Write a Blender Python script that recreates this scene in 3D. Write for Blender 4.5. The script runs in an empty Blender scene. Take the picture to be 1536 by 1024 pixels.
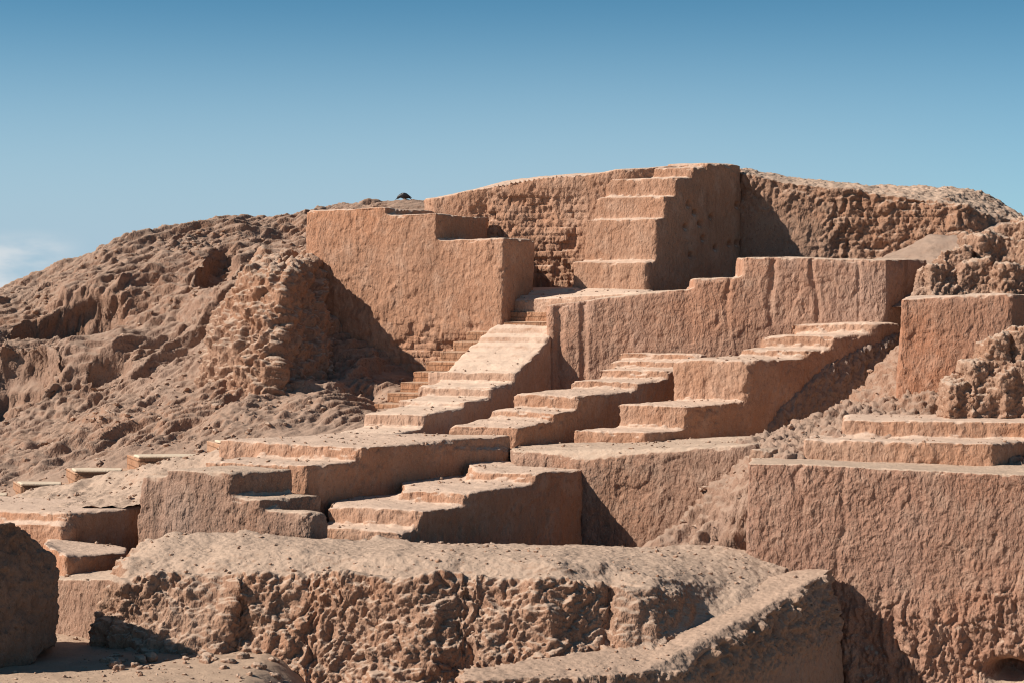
import bpy, bmesh, math, random
import numpy as np
from mathutils import Vector

# ---------------------------------------------------------------- basics
VS = 1.0                       # voxel size multiplier
F, HZ, CZ = 3000.0, 450.0, 6.0 # focal length (photo px), horizon row, eye height
scene = bpy.context.scene
COL = scene.collection
R = math.radians
random.seed(7)
f32 = np.float32

def W(px, py, Y):
    return (float((px-768)/F*Y), float(Y), float(CZ-(py-HZ)/F*Y))
def along(p0, d, px):
    k = (px-768)/F
    return (k*p0[1]-p0[0])/(d[0]-k*d[1])
def DL(a): return (-math.cos(R(a)), math.sin(R(a)))
def DR(a): return (math.sin(R(a)), math.cos(R(a)))
def zat(py, Y): return CZ-(py-HZ)/F*Y

# ---------------------------------------------------------------- noise (vectorised)
def _h(a, b, c):
    h = a + b + c
    h = h ^ (h >> np.uint32(13)); h = h*np.uint32(0x5bd1e995)
    h = h ^ (h >> np.uint32(15)); h = h*np.uint32(0x27d4eb2d); h = h ^ (h >> np.uint32(16))
    return (h & np.uint32(0xffff)).astype(f32)*f32(1/65535)
_K = (np.uint32(0x8da6b343), np.uint32(0xd8163841), np.uint32(0xcb1ab31f))
def vn(p, seed=0):
    i = np.floor(p).astype(np.int32); f = (p-i).astype(f32); u = f*f*f*(f*(f*6-15)+10)
    iu = i.view(np.uint32) if i.flags['C_CONTIGUOUS'] else np.ascontiguousarray(i).view(np.uint32)
    s = np.uint32(seed*7919+17)
    A = [iu[:, k]*_K[k]+(s if k == 0 else np.uint32(0)) for k in range(3)]
    B = [A[k]+_K[k] for k in range(3)]
    ux, uy, uz = u[:, 0], u[:, 1], u[:, 2]
    def lx(y, z):
        a = _h(A[0], y, z); return a+(_h(B[0], y, z)-a)*ux
    def ly(z):
        a = lx(A[1], z); return a+(lx(B[1], z)-a)*uy
    a = ly(A[2]); return a+(ly(B[2])-a)*uz
_rot = np.array([[.36, .48, -.8], [-.8, .6, 0], [.48, .64, .6]], f32)
def fbm(p, o=3, seed=0, gain=.5):
    s = 0; a = 1.; t = 0
    for k in range(o):
        s = s+a*vn(p, seed+k); t += a; a *= gain; p = (p@_rot.T)*f32(2.03)+f32(3.7)
    return s/t
def ridged(p, o=3, seed=0):
    s = 0; a = 1.; t = 0
    for k in range(o):
        s = s+a*(1-np.abs(2*vn(p, seed+k)-1)); t += a; a *= .5; p = (p@_rot.T)*f32(2.03)+f32(3.7)
    return s/t
def worley(p, seed=0):
    i = np.floor(p).astype(np.int32); f = (p-i).astype(f32)
    d1 = np.full(len(p), 9., f32); d2 = d1.copy(); cid = np.zeros(len(p), f32)
    s = np.uint32(seed*7919+71)
    for dx in (-1, 0, 1):
        for dy in (-1, 0, 1):
            for dz in (-1, 0, 1):
                a = (i[:, 0]+dx).astype(np.uint32)*_K[0]+s; b = (i[:, 1]+dy).astype(np.uint32)*_K[1]; c = (i[:, 2]+dz).astype(np.uint32)*_K[2]
                r = _h(a, b, c)
                q = _h(a+np.uint32(101), b, c); w = _h(a+np.uint32(977), b, c)
                d = (dx+r-f[:, 0])**2+(dy+q-f[:, 1])**2+(dz+w-f[:, 2])**2
                m = d < d1
                d2 = np.where(m, d1, np.minimum(d2, d)); cid = np.where(m, r, cid); d1 = np.where(m, d, d1)
    return np.sqrt(d1), np.sqrt(d2), cid
def sst(a, b, x):
    t = np.clip((x-a)/(b-a), 0, 1); return t*t*(3-2*t)
def sc(p, x, y, z): return p*np.array([x, y, z], f32)

# ---------------------------------------------------------------- solids
class Solid:
    def __init__(s): s.v = []; s.f = []
    def prism(s, tops, bots):
        """tops: 3D points round the top; bots: same count, or one height"""
        n = len(tops)
        if not hasattr(bots, '__len__'): bots = [(t[0], t[1], bots) for t in tops]
        area = sum(tops[i][0]*tops[(i+1) % n][1]-tops[(i+1) % n][0]*tops[i][1] for i in range(n))
        if area < 0: tops = tops[::-1]; bots = list(bots)[::-1]
        o = len(s.v); s.v += [tuple(t) for t in tops]+[tuple(b) for b in bots]
        s.f.append(tuple(o+i for i in range(n))); s.f.append(tuple(o+n+i for i in reversed(range(n))))
        for i in range(n):
            j = (i+1) % n; s.f.append((o+j, o+i, o+n+i, o+n+j))
        return s
    def voxel(s, vox, smooth):
        me = bpy.data.meshes.new('tmp'); me.from_pydata(s.v, [], s.f); me.validate()
        o = bpy.data.objects.new('tmp', me); COL.objects.link(o)
        m = o.modifiers.new('r', 'REMESH'); m.mode = 'VOXEL'; m.voxel_size = vox*VS
        if smooth:
            q = o.modifiers.new('s', 'SMOOTH'); q.factor = .5; q.iterations = smooth
        ev = o.evaluated_get(bpy.context.evaluated_depsgraph_get())
        em = ev.to_mesh()
        out = arrays(em); ev.to_mesh_clear()
        bpy.data.objects.remove(o); bpy.data.meshes.remove(me)
        return out
def arrays(me):
    nv, nf = len(me.vertices), len(me.polygons)
    v = np.empty(nv*3, f32); me.vertices.foreach_get('co', v)
    n = np.empty(nv*3, f32); me.vertex_normals.foreach_get('vector', n)
    l = np.empty(len(me.loops), np.int32); me.loops.foreach_get('vertex_index', l)
    return v.reshape(-1, 3), n.reshape(-1, 3), l.reshape(nf, -1)
def quadmesh(v, q, name):
    me = bpy.data.meshes.new(name)
    me.vertices.add(len(v)); me.vertices.foreach_set('co', np.ascontiguousarray(v, f32).ravel())
    k = q.shape[1]
    me.loops.add(q.size); me.loops.foreach_set('vertex_index', np.ascontiguousarray(q, np.int32).ravel())
    me.polygons.add(len(q)); me.polygons.foreach_set('loop_start', np.arange(0, q.size, k, dtype=np.int32))
    me.update(calc_edges=True)
    me.polygons.foreach_set('use_smooth', np.ones(len(q), bool))
    return me
def vnormals(v, q):
    me = quadmesh(v, q, 'tmp'); n = np.empty(len(v)*3, f32); me.vertex_normals.foreach_get('vector', n)
    bpy.data.meshes.remove(me); return n.reshape(-1, 3)

def tag(o, label=None, cat=None, group=None, kind=None):
    if label: o['label'] = label
    if cat: o['category'] = cat
    if group: o['group'] = group
    if kind: o['kind'] = kind
    return o

def emit(name, v, q, mat, base, cls=None, label=None, cat=None, group=None, kind=None):
    """one object, or an Empty with a child mesh per part: cls(face centres, face normals) -> list of (part name, mask, label, material)"""
    base = np.array(base, f32); v = v-base
    if cls is None:
        o = bpy.data.objects.new(name, quadmesh(v, q, name)); o.data.materials.append(mat); COL.objects.link(o)
        o.location = base; return tag(o, label, cat, group, kind)
    n = vnormals(v, q); root = bpy.data.objects.new(name, None); COL.objects.link(root); root.location = base
    root.empty_display_size = .3; tag(root, label, cat, group, kind)
    c = v[q].mean(1)+base; fn = n[q].mean(1)
    for pn, m, pl, pm in cls(c, fn):
        qq = q[m]
        if len(qq) < 10: continue
        u, inv = np.unique(qq, return_inverse=True)
        me = quadmesh(v[u], inv.reshape(qq.shape), pn)
        me.normals_split_custom_set_from_vertices(n[u].tolist())
        me.materials.append(pm or mat)
        o = bpy.data.objects.new(pn, me); COL.objects.link(o); o.parent = root
        if pl: o['label'] = pl
    return root

def build(name, solid, mat, disp, base, vox=.027, smooth=2, zcut=None, chip=60, **kw):
    v, n, q = solid.voxel(vox, smooth)
    if chip:                                   # edges worn away in patches
        v2, n2, q2 = solid.voxel(vox, smooth+chip)
        if len(v2) == len(v):
            k = (.3+.7*sst(.42, .62, fbm(v*f32(1.6), 3, 401))+1.1*sst(.5, .68, fbm(v*f32(5.5), 3, 402)))[:, None]
            v = v+(v2-v)*k; n = n+(n2-n)*np.minimum(k, 1); n /= np.linalg.norm(n, axis=1)[:, None]+1e-9
    d = disp(v, n)
    v = v+(n*d[:, None] if d.ndim == 1 else d)
    if zcut is not None:                       # faces underneath that nobody can see
        k = ~((n[q].mean(1)[:, 2] < -.75) & (v[q].mean(1)[:, 2] < zcut))
        q = q[k]; u, inv = np.unique(q, return_inverse=True); v = v[u]; q = inv.reshape(q.shape)
    return emit(name, v, q, mat, base, **kw)

# ---------------------------------------------------------------- surface relief
def plaster(amp=1., seed=0, streak=1.):
    def g(p, n):
        wall = 1-sst(.35, .8, np.abs(n[:, 2])); fine = .45+.55*wall
        w = p+f32(.06)*np.stack([vn(p*f32(5), 71), vn(p*f32(5), 72), vn(p*f32(5), 73)], 1)
        d = .085*(fbm(p*f32(.9), 3, seed)-.5)
        d += .02*(fbm(sc(w, 3.6, 3.6, 2.6), 3, seed+5)-.5)
        d += .013*(ridged(sc(w, 8.5, 8.5, 5.), 2, seed+7)-.55)*fine
        d += .011*(vn(sc(p, 11, 11, 3), seed+9)-.5)*wall*streak
        d += .027*(fbm(sc(w, 15, 15, 12), 3, seed+11, .65)-.5)*fine
        pit = fbm(p*f32(7), 2, seed+13); d -= .014*sst(.64, .8, pit)*fine
        d -= .02*sst(.575, .605, fbm(sc(w, 1.25, 1.25, 1.0), 5, seed+17, .55))*wall        # flaked plaster
        e = vn(sc(p, 1.7, 1.7, .5), seed+21); d -= .016*sst(.62, .9, e)*wall*streak
        return d*f32(amp*.8)
    return g
def rough(amp=1., seed=0, zs=.6, top=.25, size=1.):
    def g(p, n):
        p = p/f32(size)
        m = top+(1-top)*(1-sst(.45, .85, n[:, 2]))
        w = p+f32(.3)*np.stack([vn(p*f32(2.3), 71), vn(p*f32(2.3), 72), vn(p*f32(2.3), 73)], 1)
        d = .36*(fbm(sc(w, 1.0, 1.0, zs), 3, seed)-.5)
        d += .22*(ridged(sc(w, 2.1, 2.1, 2.1*zs), 3, seed+4)-.55)
        a, b, c = worley(sc(w, 2.6, 2.6, 2.6*zs), seed+2)
        d += .085*(sst(0, .4, b-a)-.6)*(.3+c)
        a, b, c = worley(sc(w, 6.5, 6.5, 6.5*zs), seed+3)
        d += .05*(sst(0, .45, b-a)-.6)*(.2+1.2*c)
        d += .06*(ridged(sc(w, 5, 5, 5*zs), 3, seed+6)-.55)+.08*(fbm(p*f32(11), 3, seed+8)-.5)
        d += .04*(vn(p*f32(24), seed+9)-.5)
        return d*m*f32(amp)
    return g
def bricks(t, zc=.17, lc=.38, depth=.035):
    """relief of weathered courses on a wall running along the unit vector t"""
    def g(p, n, k):
        wp = p+.05*np.stack([vn(p*f32(3), 81)-.5, vn(p*f32(3), 82)-.5, vn(p*f32(3), 83)-.5], 1)
        row = np.floor(wp[:, 2]/zc); fz = wp[:, 2]/zc-row
        s = (wp[:, 0]*t[0]+wp[:, 1]*t[1])/lc+.5*(row % 2)+.2*np.sin(row*12.7)
        col = np.floor(s); fs = s-col
        j = np.minimum(np.minimum(fz, 1-fz)*zc, np.minimum(fs, 1-fs)*lc)
        q = np.stack([row, col, row*0+.5], 1).astype(f32)+f32(.01)
        lost = vn(q*f32(1.7), 91)
        return k*(depth*(sst(.004, .022, j)-1)-.06*sst(.55, .8, lost)+.03*(vn(q*f32(3.3), 92)-.5))
    return g

# ---------------------------------------------------------------- materials
def earth(name, base, dust, dark, streak=.5, bump=.5, grain=1., dusty=1., wet=(.0, .0), brick=None):
    m = bpy.data.materials.new(name); m.use_nodes = True
    nt = m.node_tree; N = nt.nodes; L = nt.links; N.clear()
    def node(t, **k):
        o = N.new(t)
        for a, b in k.items(): setattr(o, a, b)
        return o
    out = node('ShaderNodeOutputMaterial'); bs = node('ShaderNodeBsdfPrincipled')
    bs.inputs['Roughness'].default_value = .95; bs.inputs['Specular IOR Level'].default_value = .12
    L.new(bs.outputs[0], out.inputs[0])
    geo = node('ShaderNodeNewGeometry'); pos = geo.outputs['Position']
    def mapped(s):
        k = node('ShaderNodeMapping'); k.inputs['Scale'].default_value = s; L.new(pos, k.inputs[0]); return k.outputs[0]
    def noise(s, scale, det=4., rough_=.55, dist=0.):
        k = node('ShaderNodeTexNoise'); k.inputs['Scale'].default_value = scale; k.inputs['Detail'].default_value = det
        k.inputs['Roughness'].default_value = rough_; k.inputs['Distortion'].default_value = dist
        L.new(mapped(s) if s else pos, k.inputs['Vector']); return k.outputs['Fac']
    def ramp(x, a, b, c0=0., c1=1.):
        k = node('ShaderNodeMapRange'); k.interpolation_type = 'SMOOTHSTEP'
        for i, vv in zip((1, 2, 3, 4), (a, b, c0, c1)): k.inputs[i].default_value = vv
        L.new(x, k.inputs[0]); return k.outputs[0]
    def math_(op, a, b):
        k = node('ShaderNodeMath', operation=op)
        for i, x in enumerate((a, b)):
            if isinstance(x, (int, float)): k.inputs[i].default_value = x
            else: L.new(x, k.inputs[i])
        return k.outputs[0]
    def mix(fac, a, b, mode='MIX'):
        k = node('ShaderNodeMix', data_type='RGBA', blend_type=mode)
        for i, x in ((0, fac), (6, a), (7, b)):
            if isinstance(x, tuple): k.inputs[i].default_value = (*x, 1)
            elif isinstance(x, (int, float)): k.inputs[i].default_value = x
            else: L.new(x, k.inputs[i])
        return k.outputs[2]
    c = mix(ramp(noise(None, .9, 5), .35, .68), base, tuple(b*.84 for b in base))
    hue = noise(None, .33, 4, .6, .6)
    c = mix(math_('MULTIPLY', ramp(hue, .5, .68), .75), c, (base[0]*1.02, base[1]*1.16, base[2]*1.28))
    c = mix(math_('MULTIPLY', ramp(hue, .5, .34), .7), c, (base[0]*1.03, base[1]*.9, base[2]*.8))
    c = mix(math_('MULTIPLY', ramp(noise(None, 2.7, 6, .6), .45, .75), .55), c, tuple(.5*(d+b) for d, b in zip(dust, base)))
    c = mix(math_('MULTIPLY', ramp(noise((1, 1, .6), 19, 4, .65), .5, .7), .5*grain), c, tuple(b*.55 for b in base))
    c = mix(math_('MULTIPLY', ramp(noise(None, 60, 2), .56, .72), .4*grain), c, dust)
    # rain streaks running down the faces
    st = math_('MULTIPLY', ramp(noise((2.6, 2.6, .16), 1., 4, .6), .56, .74), ramp(noise(None, .55, 2), .4, .62))
    nz = node('ShaderNodeSeparateXYZ'); L.new(geo.outputs['Normal'], nz.inputs[0])
    up = ramp(nz.outputs['Z'], .45, .85); wall = math_('SUBTRACT', 1., up)
    st = math_('MULTIPLY', math_('MULTIPLY', st, wall), streak)
    c = mix(st, c, dark)
    # dust settled on level ground and ledges
    dn = math_('MULTIPLY', ramp(math_('ADD', nz.outputs['Z'], math_('MULTIPLY', noise(None, 6, 4), .5)), .75, 1.15), dusty)
    c = mix(dn, c, mix(ramp(noise(None, 3.5, 5, .65), .4, .7), dust, tuple(d*.86 for d in dust)))
    L.new(c, bs.inputs['Base Color'])
    h = math_('ADD', math_('MULTIPLY', noise((1, 1, .6), 11, 2.5, .6, .4), .045), math_('MULTIPLY', noise((1, 1, .7), 30, 1, .5), .016))
    vo = node('ShaderNodeTexVoronoi', feature='DISTANCE_TO_EDGE'); vo.inputs['Scale'].default_value = 5.; L.new(mapped((1, 1, .6)), vo.inputs['Vector'])
    ck = math_('MULTIPLY', ramp(vo.outputs['Distance'], 0, .035, -1, 0), ramp(noise(None, 1.3, 3), .52, .62))
    h = math_('ADD', h, math_('MULTIPLY', ck, .003))
    if brick:
        bt = node('ShaderNodeTexBrick'); k = node('ShaderNodeMapping')
        # wall plane: s along the wall, z up
        cx = node('ShaderNodeSeparateXYZ'); L.new(pos, cx.inputs[0])
        s = math_('ADD', math_('MULTIPLY', cx.outputs[0], brick[0]), math_('MULTIPLY', cx.outputs[1], brick[1]))
        cb = node('ShaderNodeCombineXYZ'); L.new(s, cb.inputs[0]); L.new(cx.outputs[2], cb.inputs[1]); L.new(cb.outputs[0], bt.inputs['Vector'])
        bt.inputs['Scale'].default_value = 1.; bt.inputs['Brick Width'].default_value = brick[2]; bt.inputs['Row Height'].default_value = brick[3]
        bt.inputs['Mortar Size'].default_value = .012; bt.inputs['Mortar Smooth'].default_value = .5
        h = math_('SUBTRACT', h, math_('MULTIPLY', bt.outputs['Fac'], .03))
        c2 = mix(math_('MULTIPLY', bt.outputs['Fac'], .5), c, tuple(.5*x for x in base)); L.new(c2, bs.inputs['Base Color'])
    bp = node('ShaderNodeBump'); bp.inputs['Strength'].default_value = bump; bp.inputs['Distance'].default_value = 1.
    L.new(math_('MULTIPLY', math_('ADD', math_('MULTIPLY', wall, .6), .4), bump), bp.inputs['Strength']); L.new(h, bp.inputs['Height']); L.new(bp.outputs[0], bs.inputs['Normal'])
    return m

BASE = (.415, .230, .149); DUST = (.60, .445, .35); DARK = (.17, .095, .066)
M_wall = earth('mud_plaster', BASE, DUST, DARK, .55, .8)
M_rose = earth('rain_streaked_mud', (.40, .232, .163), (.56, .42, .325), (.15, .09, .068), .7, .9)
M_pink = earth('dirty_mud', (.31, .19, .138), (.53, .40, .31), (.12, .08, .062), .85, 1., 1.4)
M_rough = earth('eroded_mud_brick', (.33, .198, .137), (.48, .355, .275), (.15, .1, .075), .3, 1., 1.5)
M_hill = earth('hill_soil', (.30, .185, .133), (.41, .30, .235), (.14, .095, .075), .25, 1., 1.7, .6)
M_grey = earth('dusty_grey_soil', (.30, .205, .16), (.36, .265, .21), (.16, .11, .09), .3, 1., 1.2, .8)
M_stair = earth('worn_stair_mud', (.47, .295, .21), (.66, .50, .395), (.25, .15, .1), .25, .7)
M_brick = earth('bare_brick', (.40, .22, .135), (.50, .345, .25), (.2, .11, .07), .3, .8, 1., 1., brick=(.92, -.39, .33, .12))
M_ground = earth('sandy_ground', (.38, .27, .2), (.46, .335, .25), (.2, .13, .1), 0, .8, 1., .9)

# ---------------------------------------------------------------- stepped flights
def flight(name, start, al, ar, steps, end, zb, mat, disp, label, cat='staircase', part='step', over=.5, slope=.03, vox=.027, extra=None, smooth=2, zcut=True, side=True, chip=60):
    """steps: (px of the near corner, row of its top edge, px of the left end); the corners lie on one line going back from start"""
    S = Solid(); x0, y0 = (start[0]-768)/F*start[1], start[1]
    dl, dr = DL(al), DR(ar); zs = []; L = [along((x0, y0), dr, s[0]) for s in steps]; Le = along((x0, y0), dr, end)
    for i, (px, py, pl) in enumerate(steps):
        cx, cy = x0+dr[0]*L[i], y0+dr[1]*L[i]
        l1 = min(Le, L[i+1]+over) if i+1 < len(steps) else Le
        z = zat(py, cy); zs.append(z); w = along((cx, cy), dl, pl); ex, ey = x0+dr[0]*l1, y0+dr[1]*l1
        zb_ = zb
        zt = z+slope*(l1-L[i])
        S.prism([(cx, cy, z), (ex, ey, zt), (ex+dl[0]*w, ey+dl[1]*w, zt), (cx+dl[0]*w, cy+dl[1]*w, z)], zb_)
    if extra: extra(S)
    ns = np.array([dr[1], -dr[0], 0], f32)
    def cls(c, fn):
        out = []
        sd = ((fn@ns > .72) & ((c[:, 0]-x0)*ns[0]+(c[:, 1]-y0)*ns[1] > -.3)) if side else np.zeros(len(c), bool)
        lo = np.searchsorted(np.array(zs, f32), c[:, 2]-.06, side='left'); lo = np.clip(lo, 0, len(zs)-1)
        if side: out.append(('side_wall', sd, None, None))
        for i in range(len(zs)): out.append((part, (lo == i) & ~sd, None, None))
        return out
    mx = np.mean([s for s in S.v], 0)
    return build(name, S, mat, disp, (x0, y0, zb), vox, smooth, zcut=zb+.3 if zcut else None, chip=chip, cls=cls, label=label, cat=cat)

def walls(name, prisms, mat, disp, label, cat='wall', vox=.027, smooth=2, cls=None, kind=None, group=None, zcut=None, base=None, chip=60):
    S = Solid()
    for t, b in prisms: S.prism(t, b)
    a = np.array(S.v); b0 = base or ((a[:, 0].min()+a[:, 0].max())/2, (a[:, 1].min()+a[:, 1].max())/2, a[:, 2].min())
    return build(name, S, mat, disp, b0, vox, smooth, zcut=a[:, 2].min()+.3, cls=cls, label=label, cat=cat, kind=kind, group=group, chip=chip)

# rectangle with near corner c, left end column pl along al, right/back end column pr along ar
def corner(px, py, Y, al, pl, ar, pr, slope=0., minback=0.):
    x, y, z = W(px, py, Y); dl, dr = DL(al), DR(ar)
    a = along((x, y), dl, pl); b = max(along((x, y), dr, pr), minback)
    return [(x, y, z), (x+dr[0]*b, y+dr[1]*b, z+slope*b), (x+dr[0]*b+dl[0]*a, y+dr[1]*b+dl[1]*a, z+slope*b), (x+dl[0]*a, y+dl[1]*a, z)]

# ---------------------------------------------------------------- terrain sheets
def tps(ctrl):
    P = np.array([W(*c) for c in ctrl]); xy = P[:, :2]; n = len(xy)
    def U(d2): return np.where(d2 > 1e-9, .5*d2*np.log(np.maximum(d2, 1e-9)), 0)
    K = U(((xy[:, None]-xy[None])**2).sum(-1))+np.eye(n)*.003
    A = np.zeros((n+3, n+3)); A[:n, :n] = K; A[:n, n] = 1; A[:n, n+1:] = xy; A[n, :n] = 1; A[n+1:, :n] = xy.T
    w = np.linalg.solve(A, np.concatenate([P[:, 2], np.zeros(3)]))
    def ev(x, y):
        q = np.stack([x, y], 1); o = np.empty(len(q))
        for s in range(0, len(q), 20000):
            t = q[s:s+20000]
            o[s:s+20000] = U(((t[:, None]-xy[None])**2).sum(-1))@w[:n]+w[n]+t@w[n+1:]
        return o
    return ev
def sheet(name, fn, x0, x1, y0, y1, st, mat, disp, keep=None, **kw):
    xs = np.arange(x0, x1+st, st); ys = np.arange(y0, y1+st, st)
    X, Y = np.meshgrid(xs, ys); x, y = X.ravel(), Y.ravel()
    v = np.stack([x, y, fn(x, y)], 1).astype(f32)
    nx, ny = len(xs), len(ys); i = np.arange(nx*ny).reshape(ny, nx)
    q = np.stack([i[:-1, :-1].ravel(), i[:-1, 1:].ravel(), i[1:, 1:].ravel(), i[1:, :-1].ravel()], 1)
    if keep is not None:
        k = keep(x, y); q = q[k[q].all(1)]; u, inv = np.unique(q, return_inverse=True); v = v[u]; q = inv.reshape(q.shape)
    n = vnormals(v, q); d = disp(v, n); v = v+n*d[:, None]
    return emit(name, v, q, mat, (0, 0, 0), **kw)

# ================================================================ THE PLACE
# ---------------------------------------------------------------- terrain
def ground_z(x, y):
    r = np.clip((x-1.2)/2.2, 0, 1); r = r*r*(3-2*r)
    near = 1-np.clip((y-33)/4, 0, 1)
    r2 = np.clip((x+3.4)/1.5, 0, 1); r2 = r2*r2*(3-2*r2)
    return np.full_like(x, CZ-4.78)-(.95*r2+.9*r)*near
def gd(p, n): return (.10*(fbm(p*f32(1.1), 3, 3)-.5)+.035*(fbm(p*f32(7), 3, 6)-.5)).astype(f32)
# one sheet to the horizon: fine near the camera's view, coarse beyond
def big_ground():
    def axis(a, b, st, far):
        m = list(np.arange(a, b+st, st)); g = st; lo, hi = a, b; L, H = [], []
        while hi < far:
            g *= 1.35; hi += g; lo -= g; H.append(hi); L.append(lo)
        return np.array(L[::-1]+m+H)
    xs, ys = axis(-9, 9, .05, 2500), axis(22, 33, .05, 2500)
    X, Y = np.meshgrid(xs, ys); x, y = X.ravel(), Y.ravel()
    v = np.stack([x, y, ground_z(x, y)], 1).astype(f32); nx, ny = len(xs), len(ys); i = np.arange(nx*ny).reshape(ny, nx)
    q = np.stack([i[:-1, :-1].ravel(), i[:-1, 1:].ravel(), i[1:, 1:].ravel(), i[1:, :-1].ravel()], 1)
    v[:, 2] += gd(v, None)
    emit('ground', v, q, M_ground, (0, 0, 0), kind='structure', label='sandy ground in front of the ruin')
big_ground()

HC = [(-200, 520, 49), (-60, 455, 49.5), (0, 438, 50), (70, 408, 50), (140, 380, 50.5), (200, 354, 51), (250, 342, 51), (330, 340, 51), (400, 368, 50), (450, 374, 49),
      (520, 352, 50), (580, 306, 52), (615, 299, 54), (650, 301, 54), (720, 304, 54), (480, 372, 46.5), (560, 352, 46.5),
      (-200, 560, 54), (0, 455, 55), (140, 392, 56), (250, 352, 57), (400, 368, 57), (600, 318, 60), (720, 312, 60), (-200, 600, 60), (100, 470, 64), (500, 430, 68),
      (100, 430, 48.4), (100, 441, 47.9), (95, 490, 47.5), (150, 488, 47.3), (160, 436, 47.8), (40, 492, 47), (50, 450, 48.3), (0, 500, 46.5), (-150, 560, 46), (250, 470, 46.2), (300, 400, 48), (220, 400, 49),
      (100, 500, 45.6), (200, 500, 45.2), (0, 512, 45.2), (100, 512, 44.6), (200, 520, 44.4), (100, 556, 44.1), (220, 556, 43.9), (20, 560, 44.3), (-20, 620, 43.6), (-150, 640, 43),
      (330, 470, 45), (400, 420, 46.5), (450, 380, 46), (450, 440, 44.5), (330, 530, 42.6), (480, 565, 41.6), (560, 560, 41.4), (620, 580, 41.8), (680, 560, 42.5), (700, 470, 45),
      (420, 580, 40.2), (300, 600, 40.2), (180, 600, 41), (80, 640, 40.5), (540, 592, 39.4), (610, 628, 39), (640, 615, 39.6), (400, 625, 38), (480, 642, 37.4), (560, 645, 37.2), (500, 675, 35.5), (560, 672, 35.7), (640, 645, 38.3),
      (300, 676, 36.9), (200, 698, 36.7), (100, 719, 36.6), (20, 738, 36.5), (-100, 770, 36.3), (300, 700, 36.0), (200, 722, 35.9), (100, 745, 35.8), (0, 765, 35.6), (350, 690, 35), (200, 720, 35), (0, 760, 34.6), (650, 680, 35.5), (620, 672, 36.2), (720, 650, 37.2), (790, 620, 38.6), (560, 578, 41), (600, 590, 40.7), (660, 580, 41.4), (370, 520, 42.6), (330, 560, 41.3), (340, 430, 45.5), (690, 640, 38.6), (740, 600, 40), (790, 560, 41)]
_hill = tps(HC)
HOL = [(100, 472, 47.0, 1.35, .8, 1.1), (5, 560, 44.2, 1.1, .9, 1.0), (330, 385, 48.2, .5, 1.5, .55), (250, 545, 43.7, .8, .4, .35), (165, 535, 44, .5, .4, .3)]
def hill_fn(x, y):
    z = _hill(x, y)
    for px, py, Y, rx, ry, d in HOL:          # hollows eaten into the slope
        cx = (px-768)/F*Y; r = np.sqrt(((x-cx)/rx)**2+((y-Y)/ry)**2)
        z = z-d*(1-sst(.55, 1., r+.25*(vn(np.stack([x*2, y*2, x*0], 1).astype(f32), 5)-.5)))
    return z
def hill_disp(p, n):
    a = rough(.13, 11, .75, .7, .7)(p, n)
    wx = .5*(vn(p*f32(.8), 61)-.5); x, y = p[:, 0]+wx, p[:, 1]-wx
    u = np.stack([x*.8+y*.6, y*.8-x*.6, p[:, 2]], 1)          # gullies running down the slope
    b = .42*(ridged(sc(u, .42, 1.4, .9), 4, 44)-.62)+.11*(.42-ridged(sc(u, 1.1, 4.6, 2), 3, 46))+.13*(.42-ridged(sc(u, 1.9, 8.5, 5), 3, 47))
    c = .5*(fbm(p*f32(.45), 2, 51)-.6)
    d1, d2, cc = worley(sc(u+f32(.1)*np.stack([vn(p*f32(4), 64), vn(p*f32(4), 65), vn(p*f32(4), 66)], 1), 2.6, 6.2, 5), 67)
    b = b*1.35+.02*(sst(0, .5, d2-d1)-.65)*(.25+1.3*cc)+.075*(fbm(sc(u, 5, 11, 8), 3, 68)-.5)
    f = sst(36.3, 38.5, p[:, 1])
    px = p[:, 0]/p[:, 1]*F+768
    calm = 1-.6*sst(560, 600, px)
    return ((a*(.35+.65*f)+(b+c)*f)*calm).astype(f32)
sheet('hill', hill_fn, -17, .2, 34.6, 60, .034, M_hill, hill_disp, keep=lambda x, y: (np.abs(x/y) < .36) & ((y > 36.4) | (x/y*F+768 < 480)), kind='structure', label='eroded earth hill rising on the left')

DC = [(1000, 824, 31.3), (990, 800, 31.6), (960, 850, 32.8), (1000, 805, 32.8), (1040, 752, 32.7), (1085, 708, 32.6), (1110, 820, 30.85), (1180, 830, 30.6), (1122, 715, 31.2), (1070, 758, 31.5), (1105, 700, 31.8), (1150, 668, 32.5), (1205, 656, 32.7), (1262, 626, 33.6), (1272, 608, 34.4),
      (1340, 540, 35.4), (1343, 520, 36.2), (1200, 632, 34.0), (1110, 664, 33.4), (1160, 645, 33.8), (1250, 606, 35.0), (1060, 700, 36), (1130, 685, 35.6), (1150, 680, 36.3), (1250, 650, 36.6), (1330, 590, 37.4), (1380, 540, 38.8), (1300, 598, 35.0),
      (1400, 622, 33.8), (1536, 622, 33.4), (1650, 625, 33.3), (1400, 670, 32.0), (1560, 670, 31.6), (960, 850, 31.2), (1420, 540, 37), (1560, 540, 37), (1250, 700, 31.2), (1400, 712, 30.8), (1560, 725, 30.2)]
deb_fn = tps(DC)
def deb_keep(x, y):
    px = x/y*F+768
    return (px > 950) & ((px < 1060) | (y > 30.72-(px-1118)*.003)) & (y > 29.6)
def deb_disp(p, n):
    u = np.stack([p[:, 0]*.8+p[:, 1]*.6, p[:, 1]*.8-p[:, 0]*.6, p[:, 2]], 1)
    px = p[:, 0]/p[:, 1]*F+768
    k = sst(950, 1010, px)
    return k*(rough(.75, 23, .8, .85, .5)(p, n)+.05*(fbm(p*f32(10), 3, 24, .6)-.5)+.2*(.42-ridged(sc(u, 1.6, 4.6, 3), 3, 48))+.08*(.42-ridged(sc(u, 4, 10, 6), 3, 49)))
sheet('debris_slope', deb_fn, 1.7, 12.2, 29.6, 39.6, .035, M_hill, deb_disp, keep=deb_keep, kind='structure', label='rubble slope running up between the terraces')

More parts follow.
